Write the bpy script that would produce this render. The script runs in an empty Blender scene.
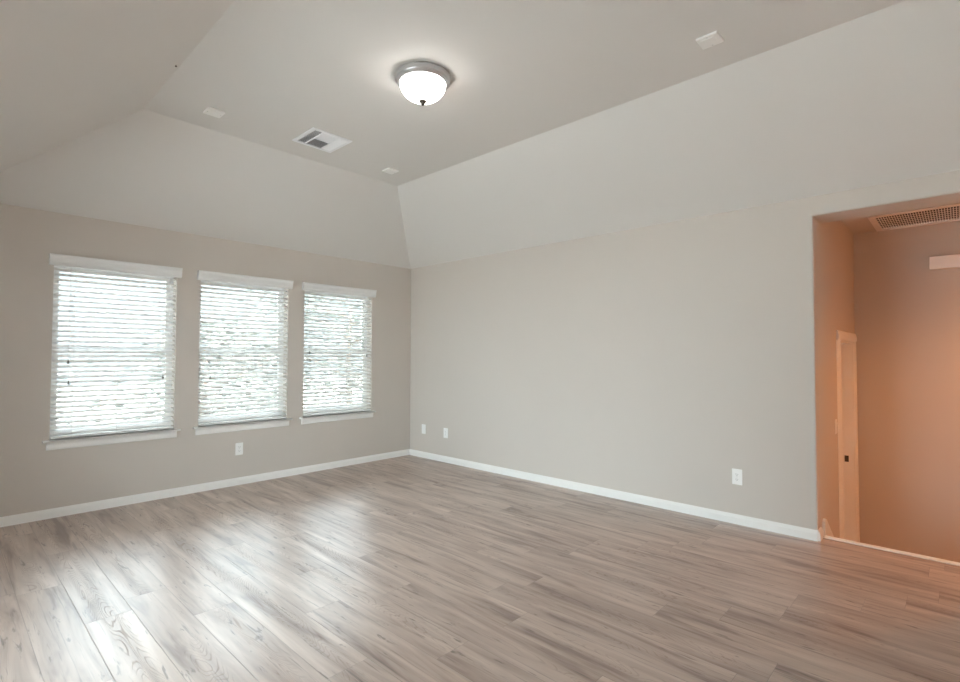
import bpy, bmesh, math, random
from mathutils import Vector, Matrix
random.seed(7)
C = bpy.context.scene.collection
PI = math.pi

# ---------------------------------------------------------------- camera, world, exposure
F_PX = 511.43
cam_d = bpy.data.cameras.new('camera'); cam = bpy.data.objects.new('camera', cam_d); C.objects.link(cam)
cam_d.sensor_fit = 'HORIZONTAL'; cam_d.sensor_width = 36.0; cam_d.lens = F_PX/960*36
cam_d.clip_start = 0.05; cam_d.clip_end = 300
yaw, pit, rol = 0.81586, 0.028598, 0.0023706
fw = Vector((math.sin(yaw)*math.cos(pit), math.cos(yaw)*math.cos(pit), math.sin(pit)))
r0 = Vector((math.cos(yaw), -math.sin(yaw), 0)); u0 = r0.cross(fw)
rt = r0*math.cos(rol)+u0*math.sin(rol); up = -r0*math.sin(rol)+u0*math.cos(rol)
M = Matrix((rt, up, -fw)).transposed().to_4x4(); M.translation = Vector((-4.2747, -5.2842, 1.2955))
cam.matrix_world = M
bpy.context.scene.camera = cam

SKY_LOW, SKY_HIGH, SKY_SIDE = 0.38, 3.4, 5.4      # sky: dim low in front of the windows, brighter overhead and to the sides
w = bpy.data.worlds.new('overcast_sky'); bpy.context.scene.world = w; w.use_nodes = True
bg = w.node_tree.nodes['Background']
bg.inputs[0].default_value = (0.80, 0.92, 1.0, 1); nw = w.node_tree.nodes; lw = w.node_tree.links
wt = nw.new('ShaderNodeTexCoord'); wsep = nw.new('ShaderNodeSeparateXYZ'); wmr = nw.new('ShaderNodeMapRange'); wmr.interpolation_type = 'SMOOTHSTEP'
wmr.inputs[1].default_value = 0.15; wmr.inputs[2].default_value = 0.55; wmr.inputs[3].default_value = SKY_LOW; wmr.inputs[4].default_value = SKY_HIGH
wmy = nw.new('ShaderNodeMapRange'); wmy.interpolation_type = 'SMOOTHSTEP'
wmy.inputs[1].default_value = 0.10; wmy.inputs[2].default_value = 0.45; wmy.inputs[3].default_value = SKY_SIDE; wmy.inputs[4].default_value = SKY_LOW
lw.new(wsep.outputs[1], wmy.inputs[0]); lw.new(wmy.outputs[0], wmr.inputs[3])
wmh = nw.new('ShaderNodeMapRange'); wmh.interpolation_type = 'SMOOTHSTEP'
wmh.inputs[1].default_value = 0.10; wmh.inputs[2].default_value = 0.45; wmh.inputs[3].default_value = SKY_SIDE; wmh.inputs[4].default_value = SKY_HIGH
wmx = nw.new('ShaderNodeMapRange'); wmx.interpolation_type = 'SMOOTHSTEP'      # clearer, brighter sky on the right-hand side
wmx.inputs[1].default_value = 0.1; wmx.inputs[2].default_value = 0.6; wmx.inputs[3].default_value = SKY_SIDE; wmx.inputs[4].default_value = SKY_SIDE*2.4
lw.new(wsep.outputs[0], wmx.inputs[0]); lw.new(wmx.outputs[0], wmy.inputs[3]); lw.new(wmx.outputs[0], wmh.inputs[3])
lw.new(wsep.outputs[1], wmh.inputs[0]); lw.new(wmh.outputs[0], wmr.inputs[4])
lw.new(wt.outputs['Generated'], wsep.inputs[0]); lw.new(wsep.outputs[2], wmr.inputs[0]); lw.new(wmr.outputs[0], bg.inputs[1])

sun = bpy.data.lights.new('sun', 'SUN'); sun.energy = 14.0; sun.angle = 0.02; sun.color = (1.0, 0.97, 0.92)
sun_o = bpy.data.objects.new('sun', sun); C.objects.link(sun_o); sun_o.location = (-8, -14, 14)
sun_o.rotation_euler = Vector((-0.03, -0.22, 0.97)).to_track_quat('Z', 'Y').to_euler()
bpy.context.scene.cycles.diffuse_bounces = 10

vs = bpy.context.scene.view_settings
bpy.context.scene.display_settings.display_device = 'sRGB'
vs.view_transform = 'Standard'; vs.look = 'None'; vs.gamma = 1; vs.use_curve_mapping = False
vs.exposure = 2.0
LAMP = 3.4            # glow of the ceiling lamp bowl
STAIR_W = 9.5         # lamp in the stairwell

def portal(name, loc, rot, sx, sy):
    l = bpy.data.lights.new(name, 'AREA'); l.shape = 'RECTANGLE'; l.size = sx; l.size_y = sy
    l.cycles.is_portal = True
    o = bpy.data.objects.new(name, l); C.objects.link(o); o.location = loc; o.rotation_euler = rot
    return o

# ---------------------------------------------------------------- dimensions
H1, H2, RUN = 2.44, 3.083, 0.978      # springing, flat ceiling, run of the slopes
XL = -3.281                            # inner edge of the left slope
XW, YF = -5.9, -8.4                    # left wall, wall behind the camera
YJ, YJ2, ZOP = -4.527, -5.85, 2.301    # stair opening
TW = 0.30
WINX = [(-3.644, -2.761), (-2.559, -1.681), (-1.495, -0.604)]
WZ0, WZ1 = 0.60, 2.06
XFAR, YSL, YSR, ZSC, ZLAND = 2.06, -4.507, -6.6, 2.535, -0.585

# ---------------------------------------------------------------- materials
def mat(name, col, rough=0.5, metal=0.0, spec=0.5, bump=None, var=0.0, emis=None, trans=0.0):
    m = bpy.data.materials.new(name); m.use_nodes = True
    nt = m.node_tree; b = nt.nodes['Principled BSDF']
    b.inputs['Base Color'].default_value = (*col, 1); b.inputs['Roughness'].default_value = rough
    b.inputs['Metallic'].default_value = metal; b.inputs['Specular IOR Level'].default_value = spec
    tc = nt.nodes.new('ShaderNodeTexCoord')
    if var:
        n = nt.nodes.new('ShaderNodeTexNoise'); n.inputs['Scale'].default_value = 2.5; n.inputs['Detail'].default_value = 3
        nt.links.new(tc.outputs['Object'], n.inputs['Vector'])
        mx = nt.nodes.new('ShaderNodeMix'); mx.data_type = 'RGBA'
        mx.inputs[6].default_value = (*[c*(1-var) for c in col], 1); mx.inputs[7].default_value = (*[min(1, c*(1+var)) for c in col], 1)
        nt.links.new(n.outputs['Fac'], mx.inputs[0]); nt.links.new(mx.outputs[2], b.inputs['Base Color'])
    if bump:
        sc, st, ds = bump
        n2 = nt.nodes.new('ShaderNodeTexNoise'); n2.inputs['Scale'].default_value = sc; n2.inputs['Detail'].default_value = 4
        nt.links.new(tc.outputs['Object'], n2.inputs['Vector'])
        bp = nt.nodes.new('ShaderNodeBump'); bp.inputs['Strength'].default_value = st; bp.inputs['Distance'].default_value = ds
        nt.links.new(n2.outputs['Fac'], bp.inputs['Height']); nt.links.new(bp.outputs['Normal'], b.inputs['Normal'])
    if emis:
        b.inputs['Emission Color'].default_value = (*emis[0], 1); b.inputs['Emission Strength'].default_value = emis[1]
    return m

M_wall = mat('greige_wall_paint', (0.61, 0.555, 0.505), 0.7, bump=(140, 0.12, 0.002), var=0.015)
M_ceil = mat('flat_ceiling_paint', (0.72, 0.70, 0.675), 0.8, bump=(120, 0.15, 0.002), var=0.01)
M_trim = mat('white_semigloss_trim', (0.88, 0.865, 0.84), 0.35, var=0.01)
M_plastic = mat('white_plastic', (0.90, 0.89, 0.87), 0.35, var=0.01)
M_shadow = mat('dark_slot', (0.03, 0.03, 0.03), 0.7)
M_blind = mat('white_blind_slat', (0.90, 0.89, 0.875), 0.4, var=0.01)
M_val = mat('white_valance', (0.80, 0.80, 0.79), 0.4, var=0.01)
M_cord = mat('white_cord', (0.75, 0.75, 0.73), 0.8)
M_tassel = mat('grey_tassel', (0.09, 0.085, 0.08), 0.5)
M_vinyl = mat('white_vinyl_sash', (0.82, 0.82, 0.82), 0.4, var=0.01)
M_nickel = mat('brushed_nickel', (0.55, 0.55, 0.56), 0.35, 0.85, bump=(300, 0.05, 0.001))
M_bronze = mat('dark_bronze', (0.10, 0.085, 0.07), 0.4, 0.8)
M_bowl = mat('frosted_glass_bowl', (0.9, 0.9, 0.88), 0.4, emis=((1.0, 0.96, 0.91), LAMP))
M_vent = mat('white_enamel_register', (0.90, 0.91, 0.93), 0.4, var=0.01)
M_duct = mat('galvanised_duct', (0.30, 0.30, 0.31), 0.6, 0.0)
M_grille = mat('painted_return_grille', (0.84, 0.80, 0.76), 0.5, var=0.01)
M_leaf = [mat('leaf_green', (0.085, 0.09, 0.078), 0.8, spec=0.2, var=0.3), mat('leaf_dark_green', (0.085, 0.092, 0.082), 0.8, spec=0.2, var=0.3)]
M_bark = mat('bark', (0.12, 0.09, 0.07), 0.9, bump=(20, 0.6, 0.02), var=0.2)
M_asphalt = mat('pale_asphalt', (0.30, 0.30, 0.30), 0.9, bump=(30, 0.5, 0.03), var=0.25)
M_gravel = mat('pale_gravel', (0.13, 0.13, 0.125), 0.9, bump=(30, 0.5, 0.03), var=0.25)

def glass():
    m = bpy.data.materials.new('window_glass'); m.use_nodes = True; nt = m.node_tree; nt.nodes.clear()
    out = nt.nodes.new('ShaderNodeOutputMaterial'); t = nt.nodes.new('ShaderNodeBsdfTransparent'); g = nt.nodes.new('ShaderNodeBsdfGlossy')
    t.inputs[0].default_value = (0.97, 0.99, 0.98, 1); g.inputs['Roughness'].default_value = 0.02
    f = nt.nodes.new('ShaderNodeFresnel'); f.inputs[0].default_value = 1.45
    mx = nt.nodes.new('ShaderNodeMixShader'); nt.links.new(f.outputs[0], mx.inputs[0]); nt.links.new(t.outputs[0], mx.inputs[1]); nt.links.new(g.outputs[0], mx.inputs[2])
    nt.links.new(mx.outputs[0], out.inputs[0]); return m
M_glass = glass()

def floor_mat():
    m = bpy.data.materials.new('grey_oak_laminate'); m.use_nodes = True; nt = m.node_tree; N = nt.nodes; L = nt.links
    b = N['Principled BSDF']
    def math_(op, a, c=None, d=None):
        n = N.new('ShaderNodeMath'); n.operation = op
        for i, v in enumerate((a, c, d)):
            if v is None: continue
            if isinstance(v, (int, float)): n.inputs[i].default_value = v
            else: L.new(v, n.inputs[i])
        return n.outputs[0]
    def comb(x, y, z=0.0):
        n = N.new('ShaderNodeCombineXYZ')
        for i, v in enumerate((x, y, z)):
            if isinstance(v, (int, float)): n.inputs[i].default_value = v
            else: L.new(v, n.inputs[i])
        return n.outputs[0]
    def noise(vec, scale, detail=3, rough=0.55, dist=0.0):
        n = N.new('ShaderNodeTexNoise'); n.inputs['Scale'].default_value = scale; n.inputs['Detail'].default_value = detail
        n.inputs['Roughness'].default_value = rough; n.inputs['Distortion'].default_value = dist
        L.new(vec, n.inputs['Vector']); return n.outputs['Fac']
    def ramp(v, stops):
        n = N.new('ShaderNodeValToRGB'); e = n.color_ramp.elements
        while len(e) < len(stops): e.new(0.5)
        for k, (p, c) in enumerate(stops): e[k].position = p; e[k].color = (*c, 1) if len(c) == 3 else c
        L.new(v, n.inputs[0]); return n.outputs[0]
    def smooth(v, lo, hi):
        n = N.new('ShaderNodeMapRange'); n.interpolation_type = 'SMOOTHSTEP'
        n.inputs[1].default_value = lo; n.inputs[2].default_value = hi; L.new(v, n.inputs[0]); return n.outputs[0]
    tc = N.new('ShaderNodeTexCoord'); sp = N.new('ShaderNodeSeparateXYZ'); L.new(tc.outputs['Object'], sp.inputs[0])
    X, Y = sp.outputs[0], sp.outputs[1]
    PW, PL = 0.195, 1.22
    u = math_('DIVIDE', math_('ADD', X, 0.053), PW); row = math_('FLOOR', u); fu = math_('SUBTRACT', u, row)
    wn = N.new('ShaderNodeTexWhiteNoise'); wn.noise_dimensions = '1D'; L.new(row, wn.inputs['W'])
    v = math_('ADD', math_('DIVIDE', Y, PL), math_('MULTIPLY', wn.outputs['Value'], 7.3)); col = math_('FLOOR', v); fv = math_('SUBTRACT', v, col)
    pid = N.new('ShaderNodeTexWhiteNoise'); pid.noise_dimensions = '2D'; L.new(comb(row, col), pid.inputs['Vector'])
    pv = pid.outputs['Value']; off = math_('MULTIPLY', pv, 40.0)
    # coordinates local to a plank
    gx, gy = math_('ADD', X, off), math_('ADD', Y, off)
    fine = noise(comb(math_('MULTIPLY', gx, 60), math_('MULTIPLY', gy, 2.2), off), 1.0, 4, 0.6, 0.3)
    mid = noise(comb(math_('MULTIPLY', gx, 13), math_('MULTIPLY', gy, 1.3), off), 1.0, 3, 0.55, 0.6)
    blot = noise(comb(math_('MULTIPLY', gx, 34), math_('MULTIPLY', gy, 5.0), off), 1.0, 3, 0.6, 0.4)
    cath = noise(comb(math_('MULTIPLY', gx, 10.0), math_('MULTIPLY', gy, 1.15), off), 1.0, 1.5, 0.4, 0.25)
    ring = math_('FRACT', math_('MULTIPLY', cath, 38.0))
    line = math_('SUBTRACT', 1.0, smooth(math_('ABSOLUTE', math_('SUBTRACT', ring, 0.5)), 0.04, 0.19))
    inner = smooth(noise(comb(math_('MULTIPLY', gx, 5.0), math_('MULTIPLY', gy, 0.5), off), 1.0, 1.0), 0.43, 0.55)
    base = ramp(mid, [(0.30, (0.240, 0.166, 0.134)), (0.42, (0.395, 0.300, 0.252)), (0.55, (0.50, 0.395, 0.338)), (0.72, (0.62, 0.51, 0.445))])
    def mixc(a, b_, f, mode='MIX'):
        n = N.new('ShaderNodeMix'); n.data_type = 'RGBA'; n.blend_type = mode
        for i, vv in ((0, f), (6, a), (7, b_)):
            if isinstance(vv, (int, float)): n.inputs[i].default_value = vv
            elif isinstance(vv, tuple): n.inputs[i].default_value = (*vv, 1)
            else: L.new(vv, n.inputs[i])
        return n.outputs[2]
    c = mixc(base, (0.42, 0.36, 0.32), math_('MULTIPLY', smooth(fine, 0.45, 0.75), 0.35))
    c = mixc(c, (0.13, 0.098, 0.080), math_('MULTIPLY', smooth(fine, 0.44, 0.28), 0.55))
    c = mixc(c, (0.10, 0.072, 0.057), math_('MULTIPLY', smooth(blot, 0.385, 0.28), 0.65))
    tone = ramp(pv, [(0.0, (0.93, 0.92, 0.91)), (0.5, (1.0, 1.0, 1.0)), (1.0, (1.05, 1.05, 1.04))])
    c = mixc(c, tone, 1.0, 'MULTIPLY')
    eu = math_('MULTIPLY', math_('MINIMUM', fu, math_('SUBTRACT', 1.0, fu)), PW)
    ev = math_('MULTIPLY', math_('MINIMUM', fv, math_('SUBTRACT', 1.0, fv)), PL)
    e = math_('MINIMUM', eu, ev); seam = smooth(e, 0.0024, 0.0006)
    c = mixc(c, (0.09, 0.066, 0.052), math_('MULTIPLY', seam, 0.35))
    grain = math_('MULTIPLY', line, math_('ADD', math_('MULTIPLY', inner, 0.92), 0.08))
    grain = math_('MULTIPLY', grain, smooth(math_('ABSOLUTE', math_('SUBTRACT', fu, math_('ADD', 0.35, math_('MULTIPLY', pv, 0.3)))), 0.30, 0.12))
    c = mixc(c, (0.15, 0.11, 0.09), math_('MULTIPLY', grain, 0.18))
    L.new(c, b.inputs['Base Color'])
    rgh = math_('ADD', 0.27, math_('ADD', math_('MULTIPLY', grain, 0.25), math_('MULTIPLY', fine, 0.10)))
    L.new(rgh, b.inputs['Roughness'])
    h = math_('SUBTRACT', math_('MULTIPLY', fine, 0.25), math_('ADD', math_('MULTIPLY', grain, 0.8), math_('MULTIPLY', seam, 1.5)))
    bp = N.new('ShaderNodeBump'); bp.inputs['Strength'].default_value = 0.6; bp.inputs['Distance'].default_value = 0.0012
    L.new(h, bp.inputs['Height']); L.new(bp.outputs['Normal'], b.inputs['Normal'])
    b.inputs['Specular IOR Level'].default_value = 0.95
    return m
M_floor = floor_mat()

# ---------------------------------------------------------------- mesh helpers
class MB:
    def __init__(s): s.bm = bmesh.new()
    def face(s, pts): return s.bm.faces.new([s.bm.verts.new(p) for p in pts])
    def box(s, a, b, rot=None, piv=None):
        (x0, y0, z0), (x1, y1, z1) = a, b
        P = [Vector(p) for p in ((x0,y0,z0),(x1,y0,z0),(x1,y1,z0),(x0,y1,z0),(x0,y0,z1),(x1,y0,z1),(x1,y1,z1),(x0,y1,z1))]
        if rot is not None:
            c = Vector(piv) if piv else (P[0]+P[6])/2
            P = [c + rot @ (p-c) for p in P]
        V = [s.bm.verts.new(p) for p in P]
        for f in ((0,3,2,1),(4,5,6,7),(0,1,5,4),(1,2,6,5),(2,3,7,6),(3,0,4,7)): s.bm.faces.new([V[i] for i in f])
        return s
    def prism(s, prof, org, ax, ay, along):
        """closed profile (u,v) on axes ax, ay at org, swept by vector along"""
        ax, ay, al, o = Vector(ax), Vector(ay), Vector(along), Vector(org)
        A = [s.bm.verts.new(o+ax*u+ay*v) for u, v in prof]; B = [s.bm.verts.new(o+ax*u+ay*v+al) for u, v in prof]
        n = len(prof)
        for i in range(n): s.bm.faces.new((A[i], A[(i+1)%n], B[(i+1)%n], B[i]))
        s.bm.faces.new(A[::-1]); s.bm.faces.new(B); return s
    def lathe(s, prof, c=(0,0,0), n=48):
        c = Vector(c); rings = []
        for r_, z in prof:
            if r_ < 1e-6: rings.append([s.bm.verts.new(c+Vector((0,0,z)))])
            else: rings.append([s.bm.verts.new(c+Vector((r_*math.cos(2*PI*k/n), r_*math.sin(2*PI*k/n), z))) for k in range(n)])
        for a, b in zip(rings, rings[1:]):
            for k in range(n):
                q = [a[k%len(a)], a[(k+1)%len(a)], b[(k+1)%len(b)], b[k%len(b)]]
                q2 = []
                for v_ in q:
                    if v_ not in q2: q2.append(v_)
                if len(q2) > 2: s.bm.faces.new(q2)
        return s
    def tube(s, pts, r, n=8):
        pts = [Vector(p) for p in pts]; rings = []
        for i, p in enumerate(pts):
            rr = r[i] if isinstance(r, (list, tuple)) else r
            d = (pts[min(i+1, len(pts)-1)]-pts[max(i-1, 0)]).normalized()
            a = d.orthogonal().normalized(); b = d.cross(a)
            rings.append([s.bm.verts.new(p+(a*math.cos(2*PI*k/n)+b*math.sin(2*PI*k/n))*rr) for k in range(n)])
        for A, B in zip(rings, rings[1:]):
            for k in range(n): s.bm.faces.new((A[k], A[(k+1)%n], B[(k+1)%n], B[k]))
        s.bm.faces.new(rings[0][::-1]); s.bm.faces.new(rings[-1]); return s
    def grid_slab(s, us, vs_, holes, t0, t1, P):
        """slab in u,v with rectangular hole cells; P(u,v,t)->point"""
        solid = {}
        for i in range(len(us)-1):
            for j in range(len(vs_)-1):
                cu, cv = (us[i]+us[i+1])/2, (vs_[j]+vs_[j+1])/2
                solid[i, j] = not any(a < cu < b and c < cv < d for a, b, c, d in holes)
        cache = {}
        def V(i, j, t):
            k = (i, j, t)
            if k not in cache: cache[k] = s.bm.verts.new(P(us[i], vs_[j], t))
            return cache[k]
        for (i, j), ok in solid.items():
            if not ok: continue
            s.bm.faces.new((V(i,j,t0), V(i+1,j,t0), V(i+1,j+1,t0), V(i,j+1,t0)))
            s.bm.faces.new((V(i,j,t1), V(i,j+1,t1), V(i+1,j+1,t1), V(i+1,j,t1)))
            for (di, dj, a, b) in ((-1,0,(i,j),(i,j+1)), (1,0,(i+1,j),(i+1,j+1)), (0,-1,(i,j),(i+1,j)), (0,1,(i,j+1),(i+1,j+1))):
                if not solid.get((i+di, j+dj), False):
                    s.bm.faces.new((V(*a,t0), V(*b,t0), V(*b,t1), V(*a,t1)))
        return s
    def build(s, name, m, parent=None, smooth=False, bevel=0, seg=2, loc=None, weld=False):
        if weld: bmesh.ops.remove_doubles(s.bm, verts=s.bm.verts, dist=1e-5)
        bmesh.ops.recalc_face_normals(s.bm, faces=s.bm.faces)
        if loc is not None: bmesh.ops.translate(s.bm, verts=s.bm.verts, vec=-Vector(loc))
        me = bpy.data.meshes.new(name); s.bm.to_mesh(me); s.bm.free()
        me.materials.append(m)
        for p in me.polygons: p.use_smooth = smooth
        o = bpy.data.objects.new(name, me); C.objects.link(o)
        if loc is not None: o.location = loc
        if parent: o.parent = parent
        if bevel:
            bv = o.modifiers.new('bevel', 'BEVEL'); bv.width = bevel; bv.segments = seg; bv.limit_method = 'ANGLE'; bv.angle_limit = math.radians(40)
            if smooth or seg > 2:
                for p in me.polygons: p.use_smooth = True
                wn = o.modifiers.new('wn', 'WEIGHTED_NORMAL'); wn.keep_sharp = False
        return o

def tag(o, label=None, cat=None, group=None, kind=None):
    if label: o['label'] = label
    if cat: o['category'] = cat
    if group: o['group'] = group
    if kind: o['kind'] = kind
    return o
def struct(o, label, cat): return tag(o, label, cat, kind='structure')
def empty(name, loc, rot=(0,0,0)):
    o = bpy.data.objects.new(name, None); C.objects.link(o); o.location = loc; o.rotation_euler = rot; o.empty_display_size = 0.1
    return o
def copy_tree(o, parent=None):
    c = o.copy(); C.objects.link(c)
    if parent: c.parent = parent
    for ch in o.children: copy_tree(ch, c)
    return c

# ---------------------------------------------------------------- room shell
# floor: L-shaped so that it runs a little way into the stair opening
mb = MB()
mb.prism([(XW,YF),(0,YF),(0,YJ2),(0.14,YJ2),(0.14,YJ),(0,YJ),(0,0),(XW,0)], (0,0,-0.12), (1,0,0), (0,1,0), (0,0,0.12))
struct(mb.build('floor', M_floor), 'grey oak plank laminate floor running toward the windows', 'floor')

holes = [(a, b, WZ0, WZ1) for a, b in WINX]
us = sorted({XW-0.2, TW, *[x for h in holes for x in h[:2]]})
mb = MB().grid_slab(us, [-0.12, WZ0, WZ1, 3.35], holes, 0.0, 0.16, lambda u_, v_, t: (u_, t, v_))
struct(mb.build('wall_back', M_wall), 'greige wall with three blind-covered windows', 'wall')

# right wall, with the stair opening going down past the floor
RH = [(-8.2, -6.75, 0.15, 2.15)]  # hole for the added fill glazing, unseen beyond the stairs
mb = MB().grid_slab([YF-0.2, -8.2, -6.75, YJ2, YJ, 0.0], [-1.4, 0.15, 2.15, ZOP, 3.35], [(YJ2, YJ, -1.4, ZOP)]+RH, 0.0, TW, lambda u_, v_, t: (t, u_, v_))
struct(mb.build('wall_right', M_wall, bevel=0.014, seg=4), 'long blank greige wall ending at the stair opening', 'wall')

LH = [(-3.9, -1.8, 0.1, 2.1)]  # hole for the unseen glazing added to light the room
mb = MB().grid_slab([YF-0.2, -3.9, -1.8, 0.0], [-0.12, 0.1, 2.1, 3.35], LH, 0.0, -0.16, lambda u_, v_, t: (XW+t, u_, v_))
struct(mb.build('wall_left', M_wall), 'greige side wall outside the view', 'wall')
mb = MB().box((XW-0.2, YF-0.16, -0.12), (TW, YF, 3.35))
struct(mb.build('wall_front', M_wall), 'greige wall behind the viewer', 'wall')

# ceiling: flat centre, slopes to the window wall, right wall and left, all one plastered sheet with thickness
xs_, ys_ = -RUN, -RUN
xll = XL-RUN*0.986
K = {'a':(xs_,ys_,H2),'b':(XL,ys_,H2),'c':(XL,YF,H2),'d':(xs_,YF,H2),'e':(0,0,H1),'f':(xll,0,H1),'g':(0,YF,H1),'h':(xll,YF,H1),'i':(XW,0,H1),'j':(XW,YF,H1)}
mb = MB(); lo = {k: mb.bm.verts.new(p) for k, p in K.items()}; hi = {k: mb.bm.verts.new((p[0], p[1], p[2]+0.12)) for k, p in K.items()}
for f in ('abcd', 'abfe', 'adge', 'bchf', 'fhji'):
    mb.bm.faces.new([lo[k] for k in f]); mb.bm.faces.new([hi[k] for k in f])
for a, b in ('ef', 'fi', 'ij', 'jh', 'hc', 'cd', 'dg', 'ge'): mb.bm.faces.new((lo[a], lo[b], hi[b], hi[a]))
struct(mb.build('ceiling', M_ceil), 'vaulted ceiling, flat centre with sloping sides', 'ceiling')

# baseboards (profile: depth from wall, height)
BP = [(0,0),(0.016,0),(0.016,0.048),(0.013,0.056),(0.008,0.066),(0.005,0.073),(0,0.073)]
mb = MB().prism(BP, (XW,0,0), (0,-1,0), (0,0,1), (-XW,0,0))
struct(mb.build('baseboard_back', M_trim), 'white baseboard under the windows', 'baseboard')
mb = MB().prism(BP, (0,YJ-0.002,0), (-1,0,0), (0,0,1), (0,-YJ+0.002,0))
mb.prism(BP, (-0.002,YJ,0), (0,-1,0), (0,0,1), (0.105,0,0))
struct(mb.build('baseboard_right', M_trim), 'white baseboard along the long blank wall', 'baseboard')
mb = MB().prism(BP, (XW,YF,0), (0,1,0), (0,0,1), (-XW,0,0)); struct(mb.build('baseboard_front', M_trim), 'white baseboard behind the viewer', 'baseboard')
mb = MB().prism(BP, (XW,YF,0), (1,0,0), (0,0,1), (0,-YF,0)); struct(mb.build('baseboard_left', M_trim), 'white baseboard along the left side wall', 'baseboard')

# ---------------------------------------------------------------- stairwell
mb = MB().grid_slab([TW-0.02, 1.10, 1.90, XFAR+0.1], [-1.4, ZLAND, 1.44, ZSC+0.1], [(1.10, 1.90, ZLAND, 1.44)], YSL, YSL+0.115, lambda u_, v_, t: (u_, t, v_))
struct(mb.build('wall_stair_left', M_wall), 'stairwell wall with a narrow white door', 'wall')
mb = MB().box((XFAR, YSR-0.1, -1.4), (XFAR+0.1, YSL, ZSC+0.1)); struct(mb.build('wall_stair_far', M_wall), 'warm lit stairwell wall facing the room', 'wall')
mb = MB().box((TW, YSR-0.1, -1.4), (XFAR, YSR, ZSC+0.1)); struct(mb.build('wall_stair_right', M_wall), 'stairwell wall on the right out of view', 'wall')
mb = MB().grid_slab([TW-0.0, 1.40, 2.00, XFAR], [YSR, -5.74, -4.74, YSL], [(1.40, 2.00, -5.74, -4.74)], ZSC, ZSC+0.1, lambda u_, v_, t: (u_, v_, t))
struct(mb.build('ceiling_stair', M_wall), 'low stairwell ceiling with an air return', 'ceiling')
st = [(0.14,-0.002),(0.14,-0.195),(0.41,-0.195),(0.41,-0.39),(0.68,-0.39),(0.68,ZLAND),(XFAR,ZLAND),(XFAR,-1.3),(0.14,-1.3)]
mb = MB().prism(st, (0, YJ2, 0), (1,0,0), (0,0,1), (0, YJ-YJ2, 0))
mb.box((TW, YSR, -1.3), (XFAR, YJ2, ZLAND))
struct(mb.build('floor_stair', M_floor), 'steps going down to a landing below the room floor', 'floor')
# nosing at the edge of the room floor
nose = [(0,0),(0.0,0.006),(0.02,0.009),(0.045,0.009),(0.055,0.004),(0.055,-0.03),(0.045,-0.03),(0.045,0)]
mb = MB().prism(nose, (0.095, YJ2+0.002, 0), (1,0,0), (0,0,1), (0, YJ-YJ2-0.02, 0))
struct(mb.build('trim_1', M_trim, bevel=0.002), 'pale stair nosing along the floor edge', 'trim')
# skirt board along the stair
mb = MB().prism([(0.16,-0.6),(0.16,0.10),(0.19,0.115),(0.23,0.10),(1.0,-0.45),(1.0,-0.6)], (0, YJ-0.018, 0), (1,0,0), (0,0,1), (0,0.018,0))
struct(mb.build('trim_2', M_trim, bevel=0.002), 'white stair skirt board sloping down from the corner', 'trim')

# door in the stairwell
d = empty('door_1', (1.5, YSL, ZLAND)); struct(d, 'narrow white door in the stairwell', 'door')
def kid(o, par):  # keep world place
    o.parent = par; o.matrix_parent_inverse = Matrix.Translation(par.location).inverted(); return o
CS = [(0,0),(0,0.012),(0.012,0.019),(0.05,0.019),(0.056,0.014),(0.07,0.014),(0.08,0.008),(0.085,0)]
mb = MB()
mb.prism([(a*1.2,b) for a,b in CS], (1.10-0.002, YSL, ZLAND), (-1,0,0), (0,-1,0), (0,0,1.44-ZLAND))
mb.prism([(a*1.6,b) for a,b in CS], (1.90+0.002, YSL, ZLAND), (1,0,0), (0,-1,0), (0,0,1.44-ZLAND))
mb.prism(CS, (1.0, YSL, 1.44), (0,0,1), (0,-1,0), (1.036,0,0))
kid(mb.build('casing', M_trim), d)
mb = MB(); mb.box((1.10,YSL,ZLAND),(1.118,YSL+0.115,1.44)); mb.box((1.882,YSL,ZLAND),(1.90,YSL+0.115,1.44)); mb.box((1.118,YSL,1.422),(1.882,YSL+0.115,1.44))
mb.box((1.118,YSL+0.086,ZLAND),(1.13,YSL+0.100,1.422)); mb.box((1.870,YSL+0.086,ZLAND),(1.882,YSL+0.100,1.422)); mb.box((1.13,YSL+0.086,1.41),(1.87,YSL+0.100,1.422))
kid(mb.build('jamb', M_trim, bevel=0.002), d)
mb = MB().box((1.121,YSL+0.101,ZLAND+0.01),(1.879,YSL+0.114,1.419))
for z0, z1 in ((ZLAND+0.2, ZLAND+0.85), (ZLAND+1.0, 1.3)):
    for x0, x1 in ((1.22,1.46),(1.54,1.78)): mb.box((x0,YSL+0.097,z0),(x1,YSL+0.102,z1))
kid(mb.build('door_slab', M_trim, bevel=0.003), d)
mb = MB().box((1.879,YSL+0.045,0.262),(1.8822,YSL+0.078,0.322)); kid(tag(mb.build('strike_plate', M_bronze, bevel=0.001), 'dark metal strike plate'), d)

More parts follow.
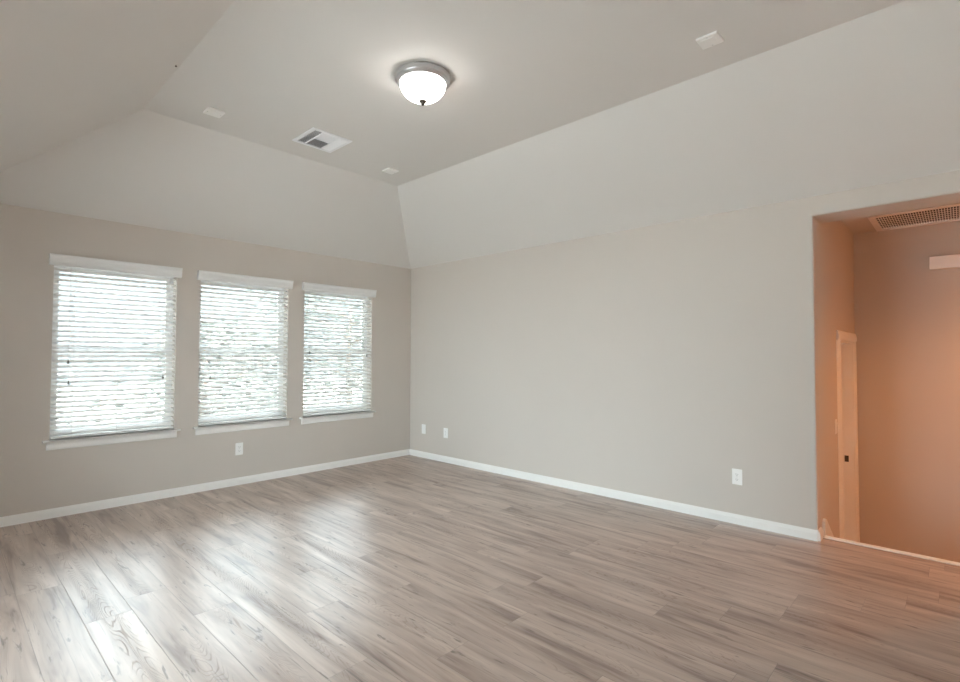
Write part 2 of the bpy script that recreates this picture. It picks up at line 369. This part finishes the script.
# ---------------------------------------------------------------- windows and blinds
def window(i, a, b):
    wn_ = empty('window_%d' % i, ((a+b)/2, 0, WZ0)); struct(wn_, '%s white double hung window behind a slat blind' % ['', 'leftmost', 'middle', 'rightmost'][i], 'window')
    y0, y1 = 0.095, 0.155
    mb = MB().grid_slab([a, a+0.022, b-0.022, b], [WZ0, WZ0+0.04, WZ1-0.035, WZ1], [(a+0.022, b-0.022, WZ0+0.04, WZ1-0.035)], y0, y1, lambda u_, v_, t: (u_, t, v_))
    kid(mb.build('window_frame', M_vinyl, bevel=0.002), wn_)
    zm = (WZ0+WZ1)/2
    for nm, z0, z1, yy in (('lower_sash', WZ0+0.04, zm+0.02, 0.100), ('upper_sash', zm-0.02, WZ1-0.035, 0.128)):
        x0, x1 = a+0.022, b-0.022
        mb = MB().grid_slab([x0, x0+0.03, x1-0.03, x1], [z0, z0+0.042, z1-0.042, z1], [(x0+0.03, x1-0.03, z0+0.042, z1-0.042)], yy, yy+0.024, lambda u_, v_, t: (u_, t, v_))
        s_ = kid(mb.build(nm, M_vinyl, bevel=0.002), wn_)
        mb = MB().box((x0+0.027, yy+0.010, z0+0.038), (x1-0.027, yy+0.014, z1-0.038)); g_ = mb.build('pane', M_glass, s_)
    # stool (inner sill) with a rounded nose, and the apron below it
    n = [(0.093,0),(0.093,0.018),(-0.036,0.018),(-0.042,0.014),(-0.044,0.009),(-0.042,0.004),(-0.036,0)]
    mb = MB().prism(n, (a+0.002,0,WZ0-0.001), (0,1,0), (0,0,1), (b-a-0.004,0,0))
    mb.prism([(-0.0005,0),(-0.0005,0.018)]+n[2:], (a-0.045,0,WZ0-0.001), (0,1,0), (0,0,1), (b-a+0.09,0,0))
    kid(mb.build('stool', M_trim), wn_)
    ap = [(0,-0.062),(-0.008,-0.062),(-0.015,-0.055),(-0.017,-0.045),(-0.017,-0.02),(-0.021,-0.010),(-0.026,0),(0,0)]
    mb = MB().prism(ap, (a-0.02,0,WZ0-0.001), (0,1,0), (0,0,1), (b-a+0.04,0,0)); kid(mb.build('apron', M_trim), wn_)

def blind(a, b, label, tassels):
    B = empty('window_blind', ((a+b)/2, 0, WZ0)); tag(B, label, 'blind', 'slat blinds on the three windows')
    x0, x1 = a+0.006, b-0.006
    yc = 0.022                                   # centre of the slats, inside the reveal
    hr = MB().box((x0, yc-0.022, WZ1-0.045), (x1, yc+0.026, WZ1-0.002)); kid(hr.build('headrail', M_blind, bevel=0.002), B)
    vp = [(0,0.0),(-0.030,0.0),(-0.033,0.012),(-0.040,0.022),(-0.042,0.055),(-0.047,0.066),(-0.052,0.075),(-0.052,0.086),(0,0.086)]
    mb = MB().prism(vp, (a-0.032, -0.001, 2.012), (0,1,0), (0,0,1), (b-a+0.064,0,0)); kid(mb.build('valance', M_val, bevel=0.0015), B)
    n = 33; zt, zb = WZ1-0.075, WZ0+0.068; tilt = math.radians(TILT)
    mb = MB()
    for k in range(n):
        z = zt+(zb-zt)*k/(n-1)
        pf = [(-0.0255,-0.0027),(-0.0125,-0.0008),(0,0),(0.0125,-0.0008),(0.0255,-0.0022),(0.0255,0.0022),(0.0125,0.0036),(0,0.0044),(-0.0125,0.0036),(-0.0255,0.0027)]
        c_, s_ = math.cos(tilt), math.sin(tilt)
        mb.prism([(u_*c_-v_*s_, u_*s_+v_*c_) for u_, v_ in pf], (x0, yc, z), (0,1,0), (0,0,1), (x1-x0,0,0))
    kid(mb.build('slats', M_blind), B)
    mb = MB().box((x0, yc-0.026, WZ0+0.022), (x1, yc+0.026, WZ0+0.040)); kid(mb.build('bottom_rail', M_blind, bevel=0.003), B)
    W_ = x1-x0
    for fx in (0.15, 0.5, 0.85):
        mb = MB()
        for yy in (yc-0.027, yc+0.027): mb.tube([(x0+W_*fx, yy, WZ0+0.03), (x0+W_*fx, yy, WZ1-0.04)], 0.0011, 6)
        kid(mb.build('ladder_cord', M_cord), B)
    for (px, z) in tassels:
        mb = MB().tube([(px, -0.018, 2.012), (px, -0.012, 1.9), (px, -0.008, z+0.03)], 0.0012, 6); c_ = kid(mb.build('pull_cord', M_cord), B)
        mb = MB().lathe([(0,0.034),(0.003,0.033),(0.0045,0.022),(0.0085,0.004),(0.0085,0),(0,0)], (px, -0.008, z), 12)
        t_ = mb.build('tassel', M_tassel, c_, smooth=True); tag(t_, 'dark cord tassel')

TILT = 25
for i, (a, b) in enumerate(WINX): window(i+1, a, b)
blind(*WINX[0], 'white slat blind on the leftmost window, farthest from the room corner', [(-3.540,1.22),(-3.535,1.05),(-2.862,1.08)])
blind(*WINX[1], 'white slat blind on the middle window, foliage showing through its lower half', [(-2.475,1.215),(-2.462,1.06)])
blind(*WINX[2], 'white slat blind on the window nearest the room corner', [(-1.43,1.31),(-1.42,1.22),(-0.68,1.28)])
for a, b in WINX: portal('daylight_portal', ((a+b)/2, 0.17, (WZ0+WZ1)/2), (-PI/2, 0, 0), b-a, WZ1-WZ0)

# unseen glazing added in the left and right walls to fill the room with daylight
def added_window(name, label, us_, z0, z1, P, off):
    a, b = us_; wn_ = empty(name, (0,0,0)); struct(wn_, label, 'window')
    m_ = (a+b)/2
    mb = MB().grid_slab([a, a+0.05, m_-0.03, m_+0.03, b-0.05, b], [z0, z0+0.05, z1-0.05, z1], [(a+0.05, m_-0.03, z0+0.05, z1-0.05), (m_+0.03, b-0.05, z0+0.05, z1-0.05)], off, off*1.3, P)
    mb.build('window_frame', M_vinyl, wn_)
    mb = MB().grid_slab([a+0.04, b-0.04], [z0+0.04, z1-0.04], [], off*1.1, off*1.14, P); mb.build('pane', M_glass, wn_)
added_window('window_4', 'wide glazing added in the left side wall out of view for fill light', LH[0][:2], 0.1, 2.1, lambda u_, v_, t: (XW+t, u_, v_), -0.1)
added_window('window_5', 'glazing added in the right wall out of view beyond the stairs for fill light', RH[0][:2], 0.15, 2.15, lambda u_, v_, t: (t, u_, v_), 0.15)
portal('daylight_portal', (TW+0.02, -7.475, 1.15), (0, PI/2, 0), 2.0, 1.45)
portal('daylight_portal', (XW-0.17, -2.85, 1.1), (0, -PI/2, 0), 2.0, 2.1)

# ---------------------------------------------------------------- ceiling lamp
LX, LY = -2.179, -2.805
L_ = empty('ceiling_light', (LX, LY, H2)); tag(L_, 'flush ceiling light with frosted glass bowl and metal rim', 'ceiling light')
mb = MB().lathe([(0,0),(0.160,0),(0.169,-0.003),(0.175,-0.009),(0.176,-0.015),(0.173,-0.020),(0.172,-0.027),(0.174,-0.033),(0.171,-0.039),(0.162,-0.045),(0.155,-0.052),(0.150,-0.055),(0.140,-0.052),(0.135,-0.03),(0,-0.03)], (LX,LY,H2), 64)
kid(mb.build('rim', M_nickel, smooth=True), L_)
bp_ = [(0.147*math.cos(t), -0.050-0.113*math.sin(t)) for t in [k*PI/2/14 for k in range(15)]]
mb = MB().lathe([(0.143,-0.034)]+bp_[:-1]+[(0,-0.163)], (LX,LY,H2), 64); kid(mb.build('glass_bowl', M_bowl, smooth=True), L_)
mb = MB().lathe([(0,-0.156),(0.023,-0.158),(0.026,-0.163),(0.022,-0.169),(0.015,-0.174),(0.014,-0.179),(0.009,-0.186),(0.003,-0.192),(0,-0.194)], (LX,LY,H2), 24)
kid(tag(mb.build('finial', M_bronze, smooth=True), 'dark metal finial'), L_)

# ---------------------------------------------------------------- ceiling register
vx0, vx1, vy0, vy1 = -2.292, -1.936, -1.622, -1.268
V_ = empty('ceiling_vent', ((vx0+vx1)/2, (vy0+vy1)/2, H2)); tag(V_, 'square white louvred air register on the flat ceiling', 'vent')
fr = 0.032
mb = MB().grid_slab([vx0, vx0+fr, vx1-fr, vx1], [vy0, vy0+fr, vy1-fr, vy1], [(vx0+fr, vx1-fr, vy0+fr, vy1-fr)], H2-0.009, H2, lambda u_, v_, t: (u_, v_, t))
kid(mb.build('frame', M_vent, bevel=0.003), V_)
mb = MB().box((vx0+fr, vy0+fr, H2-0.0012), (vx1-fr, vy1-fr, H2-0.0002)); kid(mb.build('backing', M_duct), V_)
ix0, ix1, iy0, iy1 = vx0+fr, vx1-fr, vy0+fr, vy1-fr
xa, xb = ix0+0.072, ix1-0.072; ym = (iy0+iy1)/2
def bank(name, x0, x1, y0, y1, along, tilt, n):
    mb = MB()
    for k in range(n):
        if along == 'y':
            xc = x0+(x1-x0)*(k+0.5)/n; mb.box((xc-0.0065, y0, H2-0.0062), (xc+0.0065, y1, H2-0.0052), Matrix.Rotation(tilt, 3, 'Y'))
        else:
            yc = y0+(y1-y0)*(k+0.5)/n; mb.box((x0, yc-0.0065, H2-0.0062), (x1, yc+0.0065, H2-0.0052), Matrix.Rotation(tilt, 3, 'X'))
    o = kid(mb.build(name, M_vent), V_); return o
bank('louver_bank', ix0, xa-0.004, iy0, iy1, 'y', -0.55, 6)
bank('louver_bank', xb+0.004, ix1, iy0, iy1, 'y', 0.55, 6)
bank('louver_bank', xa+0.004, xb-0.004, iy0, ym-0.002, 'x', -0.55, 8)
bank('louver_bank', xa+0.004, xb-0.004, ym+0.002, iy1, 'x', 0.55, 8)
mb = MB(); mb.box((xa-0.004, iy0, H2-0.0095), (xa+0.004, iy1, H2-0.001)); mb.box((xb-0.004, iy0, H2-0.0095), (xb+0.004, iy1, H2-0.001)); mb.box((xa+0.004, ym-0.002, H2-0.009), (xb-0.004, ym+0.002, H2-0.001))
kid(mb.build('divider', M_vent), V_)

# ---------------------------------------------------------------- blank cover plates on the ceiling
def cover(x, y, label):
    s_ = 0.058
    p_ = empty('cover_plate', (x, y, H2)); tag(p_, label, 'cover plate', 'square white plates on the flat ceiling')
    mb = MB().box((-s_,-s_,-0.014),(s_,s_,0)); mb.build('plate', M_plastic, p_, bevel=0.004)
    mb = MB().box((-s_+0.02,-s_+0.02,-0.0165),(s_-0.02,s_-0.02,-0.0135)); mb.build('raised_panel', M_plastic, p_, bevel=0.001)
    for sx in (-1, 1):
        mb = MB().lathe([(0,-0.0155),(0.003,-0.0152),(0.0038,-0.0138),(0,-0.0138)], (sx*0.046,0,0), 10); mb.build('screw', M_nickel, p_, smooth=True)
cover(-2.915, -1.318, 'white ceiling plate left of the louvred air register')
cover(-1.307, -1.300, 'white ceiling plate at the far end of the flat ceiling, nearest the right slope')
cover(-1.325, -4.283, 'white ceiling plate on its own nearest the viewer, right of the ceiling light')

# ---------------------------------------------------------------- wall outlets
def plate(name, loc, rz, label, cat, group, kind):
    o = empty(name, loc, (0,0,rz)); tag(o, label, cat, group)      # local -Y faces the room
    mb = MB().box((-0.037,-0.006,-0.060),(0.037,0,0.060)); mb.build('face_plate', M_plastic, o, bevel=0.003)
    if kind == 'duplex':
        for s_ in (-1, 1):
            zc = s_*0.0195
            mb = MB(); n = 20
            pf = [(max(-0.0165,min(0.0165,0.0172*1.05*math.cos(2*PI*k/n))), 0.0145*math.sin(2*PI*k/n)) for k in range(n)]
            mb.prism(pf, (0,-0.0085,zc), (1,0,0), (0,0,1), (0,0.004,0)); rc = mb.build('receptacle', M_plastic, o)
            mb = MB(); mb.box((-0.0075,-0.0089,zc-0.002),(-0.0055,-0.0084,zc+0.007)); mb.box((0.0055,-0.0089,zc-0.002),(0.0075,-0.0084,zc+0.006)); mb.box((-0.002,-0.0089,zc-0.010),(0.002,-0.0084,zc-0.006))
            mb.build('slots', M_shadow, rc)
        mb = MB().box((-0.0025,-0.0075,-0.0025),(0.0025,-0.0055,0.0025)); mb.build('screw', M_nickel, o, bevel=0.0008)
    elif kind == 'cable':
        for zc in (-0.042, 0.042):
            mb = MB().box((-0.0025,-0.0072,zc-0.0025),(0.0025,-0.0055,zc+0.0025)); mb.build('screw', M_plastic, o, bevel=0.0008)
        mb = MB().box((-0.016,-0.0078,-0.033),(0.016,-0.0058,0.033)); mb.build('insert', M_plastic, o, bevel=0.001)
    else:
        mb = MB().box((-0.0165,-0.0095,-0.033),(0.0165,-0.0055,0.033), Matrix.Rotation(0.06, 3, 'X')); mb.build('rocker', M_plastic, o, bevel=0.001)
    return o
plate('wall_outlet', (-2.175, 0, 0.357), 0, 'white duplex outlet below the middle window', 'outlet', 'wall plates low on the walls', 'duplex')
plate('wall_outlet', (0, -4.003, 0.362), -PI/2, 'white duplex outlet on the long blank wall, nearest the stair opening', 'outlet', 'wall plates low on the walls', 'duplex')
plate('wall_plate', (0, -0.285, 0.360), -PI/2, 'white wall plate closest to the room corner', 'wall plate', 'wall plates low on the walls', 'cable')
plate('wall_outlet', (0, -0.695, 0.353), -PI/2, 'white duplex outlet second from the room corner on the long wall', 'outlet', 'wall plates low on the walls', 'duplex')
plate('light_switch', (0.90, YSL, 0.71), 0, 'wall switch beside the stairwell door', 'switch', None, 'rocker')

# ---------------------------------------------------------------- return air grille in the stairwell ceiling
G_ = empty('return_air_grille', (1.70, -5.24, ZSC)); tag(G_, 'perforated rectangular air return grille in the stairwell ceiling', 'grille')
gx0, gx1, gy0, gy1 = 1.365, 2.035, -5.78, -4.70
mb = MB().grid_slab([gx0, gx0+0.05, gx1-0.05, gx1], [gy0, gy0+0.05, gy1-0.05, gy1], [(gx0+0.05, gx1-0.05, gy0+0.05, gy1-0.05)], ZSC-0.012, ZSC, lambda u_, v_, t: (u_, v_, t))
kid(mb.build('frame', M_grille, bevel=0.003), G_)
mb = MB(); x = gx0+0.05
nx, ny = 7, 54
for k in range(1, nx): xx = gx0+0.05+(gx1-gx0-0.1)*k/nx; mb.box((xx-0.007, gy0+0.05, ZSC-0.010), (xx+0.007, gy1-0.05, ZSC-0.008))
for k in range(1, ny): yy = gy0+0.05+(gy1-gy0-0.1)*k/ny; mb.box((gx0+0.05, yy-0.0032, ZSC-0.0095), (gx1-0.05, yy+0.0032, ZSC-0.0082))
kid(mb.build('core', M_grille), G_)
mb = MB(); mb.box((1.402, -5.738, ZSC+0.004), (1.998, -4.742, ZSC+0.008)); kid(mb.build('filter', M_shadow), G_)  # black sheet stands in for the shade behind the grille holes

# door chime box on the far stair wall
K_ = empty('door_chime', (XFAR, -5.20, 2.16)); tag(K_, 'small pale rectangular chime box on the far stairwell wall', 'door chime')
mb = MB().box((XFAR-0.10, -5.315, 2.098), (XFAR-0.045, -5.085, 2.212)); kid(mb.build('cover', M_plastic, bevel=0.004), K_)
mb = MB().box((XFAR-0.047, -5.300, 2.110), (XFAR, -5.100, 2.200)); kid(mb.build('back_plate', M_plastic), K_)

# small nail in the ceiling by the left slope
mb = MB().lathe([(0,-0.012),(0.006,-0.011),(0.006,-0.008),(0.0025,-0.007),(0.0025,0.0),(0,0.0)], (-3.3127, -1.8293, 3.0625), 12)
tag(mb.build('ceiling_nail', M_bronze, smooth=True), 'tiny dark nail head at the left edge of the flat ceiling', 'nail')

# lamp out of view in the stairwell
sl = bpy.data.lights.new('stair_lamp_glow', 'SPOT'); sl.energy = STAIR_W*4; sl.color = (1.0, 0.39, 0.12); sl.spot_size = 2.55; sl.spot_blend = 1.0; sl.shadow_soft_size = 0.03
so = bpy.data.objects.new('stair_lamp_glow', sl); C.objects.link(so); so.location = (1.0, -6.25, ZSC-0.12)
S_ = empty('stairwell_light', (1.0, -6.25, ZSC)); tag(S_, 'small flush ceiling lamp in the stairwell out of view', 'ceiling light')
mb = MB().lathe([(0,0),(0.10,0),(0.11,-0.01),(0.11,-0.09),(0.10,-0.09),(0.10,-0.012),(0,-0.012)], (1.0,-6.25,ZSC), 32); kid(mb.build('lamp_shade', M_nickel, smooth=True), S_)
mb = MB().lathe([(0,-0.02),(0.03,-0.025),(0.03,-0.06),(0,-0.075)], (1.0,-6.25,ZSC), 20); kid(mb.build('bulb', mat('bulb', (0.9,0.85,0.7), 0.4, emis=((1.0,0.6,0.3), 4.0)), smooth=True), S_)

# ---------------------------------------------------------------- outside
mb = MB().box((-60, -60, -3.35), (60, 90, -3.30)); struct(mb.build('ground', M_asphalt), 'pale paving beside the house', 'ground')
mb = MB().prism([(-6.2,0.6),(60,0.6),(60,90),(-16,90),(-16,18),(-7.5,3)], (0,0,-3.3), (1,0,0), (0,1,0), (0,0,0.1)); struct(mb.build('ground', M_gravel), 'gravel ground below the windows', 'ground')
def tree(x, y, h, r_, n, leafm, label, seed):
    rg = random.Random(seed)
    t = empty('tree', (x, y, -3.2)); tag(t, label, 'tree', 'trees outside the windows')
    mb = MB(); mb.tube([(0,0,0),(0.03,0.02,h*0.3),(-0.04,0.05,h*0.6),(0.02,0,h*0.85)], [0.16,0.13,0.08,0.03], 10)
    tips = []
    for k in range(16):
        a = rg.uniform(0, 2*PI); z = h*rg.uniform(0.25, 0.8); l = r_*rg.uniform(0.5, 0.95)
        e = Vector((math.cos(a)*l, math.sin(a)*l, z+rg.uniform(0.2, 0.9)))
        mb.tube([(0,0,z), e*0.5+Vector((0,0,z*0.5+0.05)), e], [0.045,0.028,0.010], 6); tips.append(e)
    mb.build('trunk', M_bark, t, smooth=True)
    mb = MB()
    for k in range(n):
        if rg.random() < 0.55:
            e = rg.choice(tips); p = e+Vector((rg.gauss(0,0.45), rg.gauss(0,0.45), rg.gauss(0,0.4)))
        else:
            a = rg.uniform(0, 2*PI); q = r_*math.sqrt(rg.random()); zz = rg.uniform(-1, 1); p = Vector((math.cos(a)*q*math.sqrt(1-zz*zz*0.8), math.sin(a)*q*math.sqrt(1-zz*zz*0.8), h*0.58+zz*h*0.42))
        s_ = rg.uniform(0.05, 0.10)
        R_ = Matrix.Rotation(rg.uniform(0,6.28), 3, 'Z') @ Matrix.Rotation(rg.uniform(-1.2,1.2), 3, 'X')
        mb.face([p+R_ @ Vector(v_)*s_ for v_ in ((-1,0,0),(0,-0.5,0.12),(1,0,0),(0,0.5,0.12))])
    mb.build('foliage', leafm, t)
tree(-0.6, 5.6, 5.2, 1.6, 6500, M_leaf[0], 'leafy tree outside seen through the middle blind', 1)
tree(4.2, 8.0, 7.0, 2.5, 9000, M_leaf[1], 'tall leafy tree outside seen through the blind nearest the corner', 2)
tree(-3.2, 12.0, 4.0, 1.4, 4000, M_leaf[1], 'low tree outside seen through the bottom of the left blind', 3)
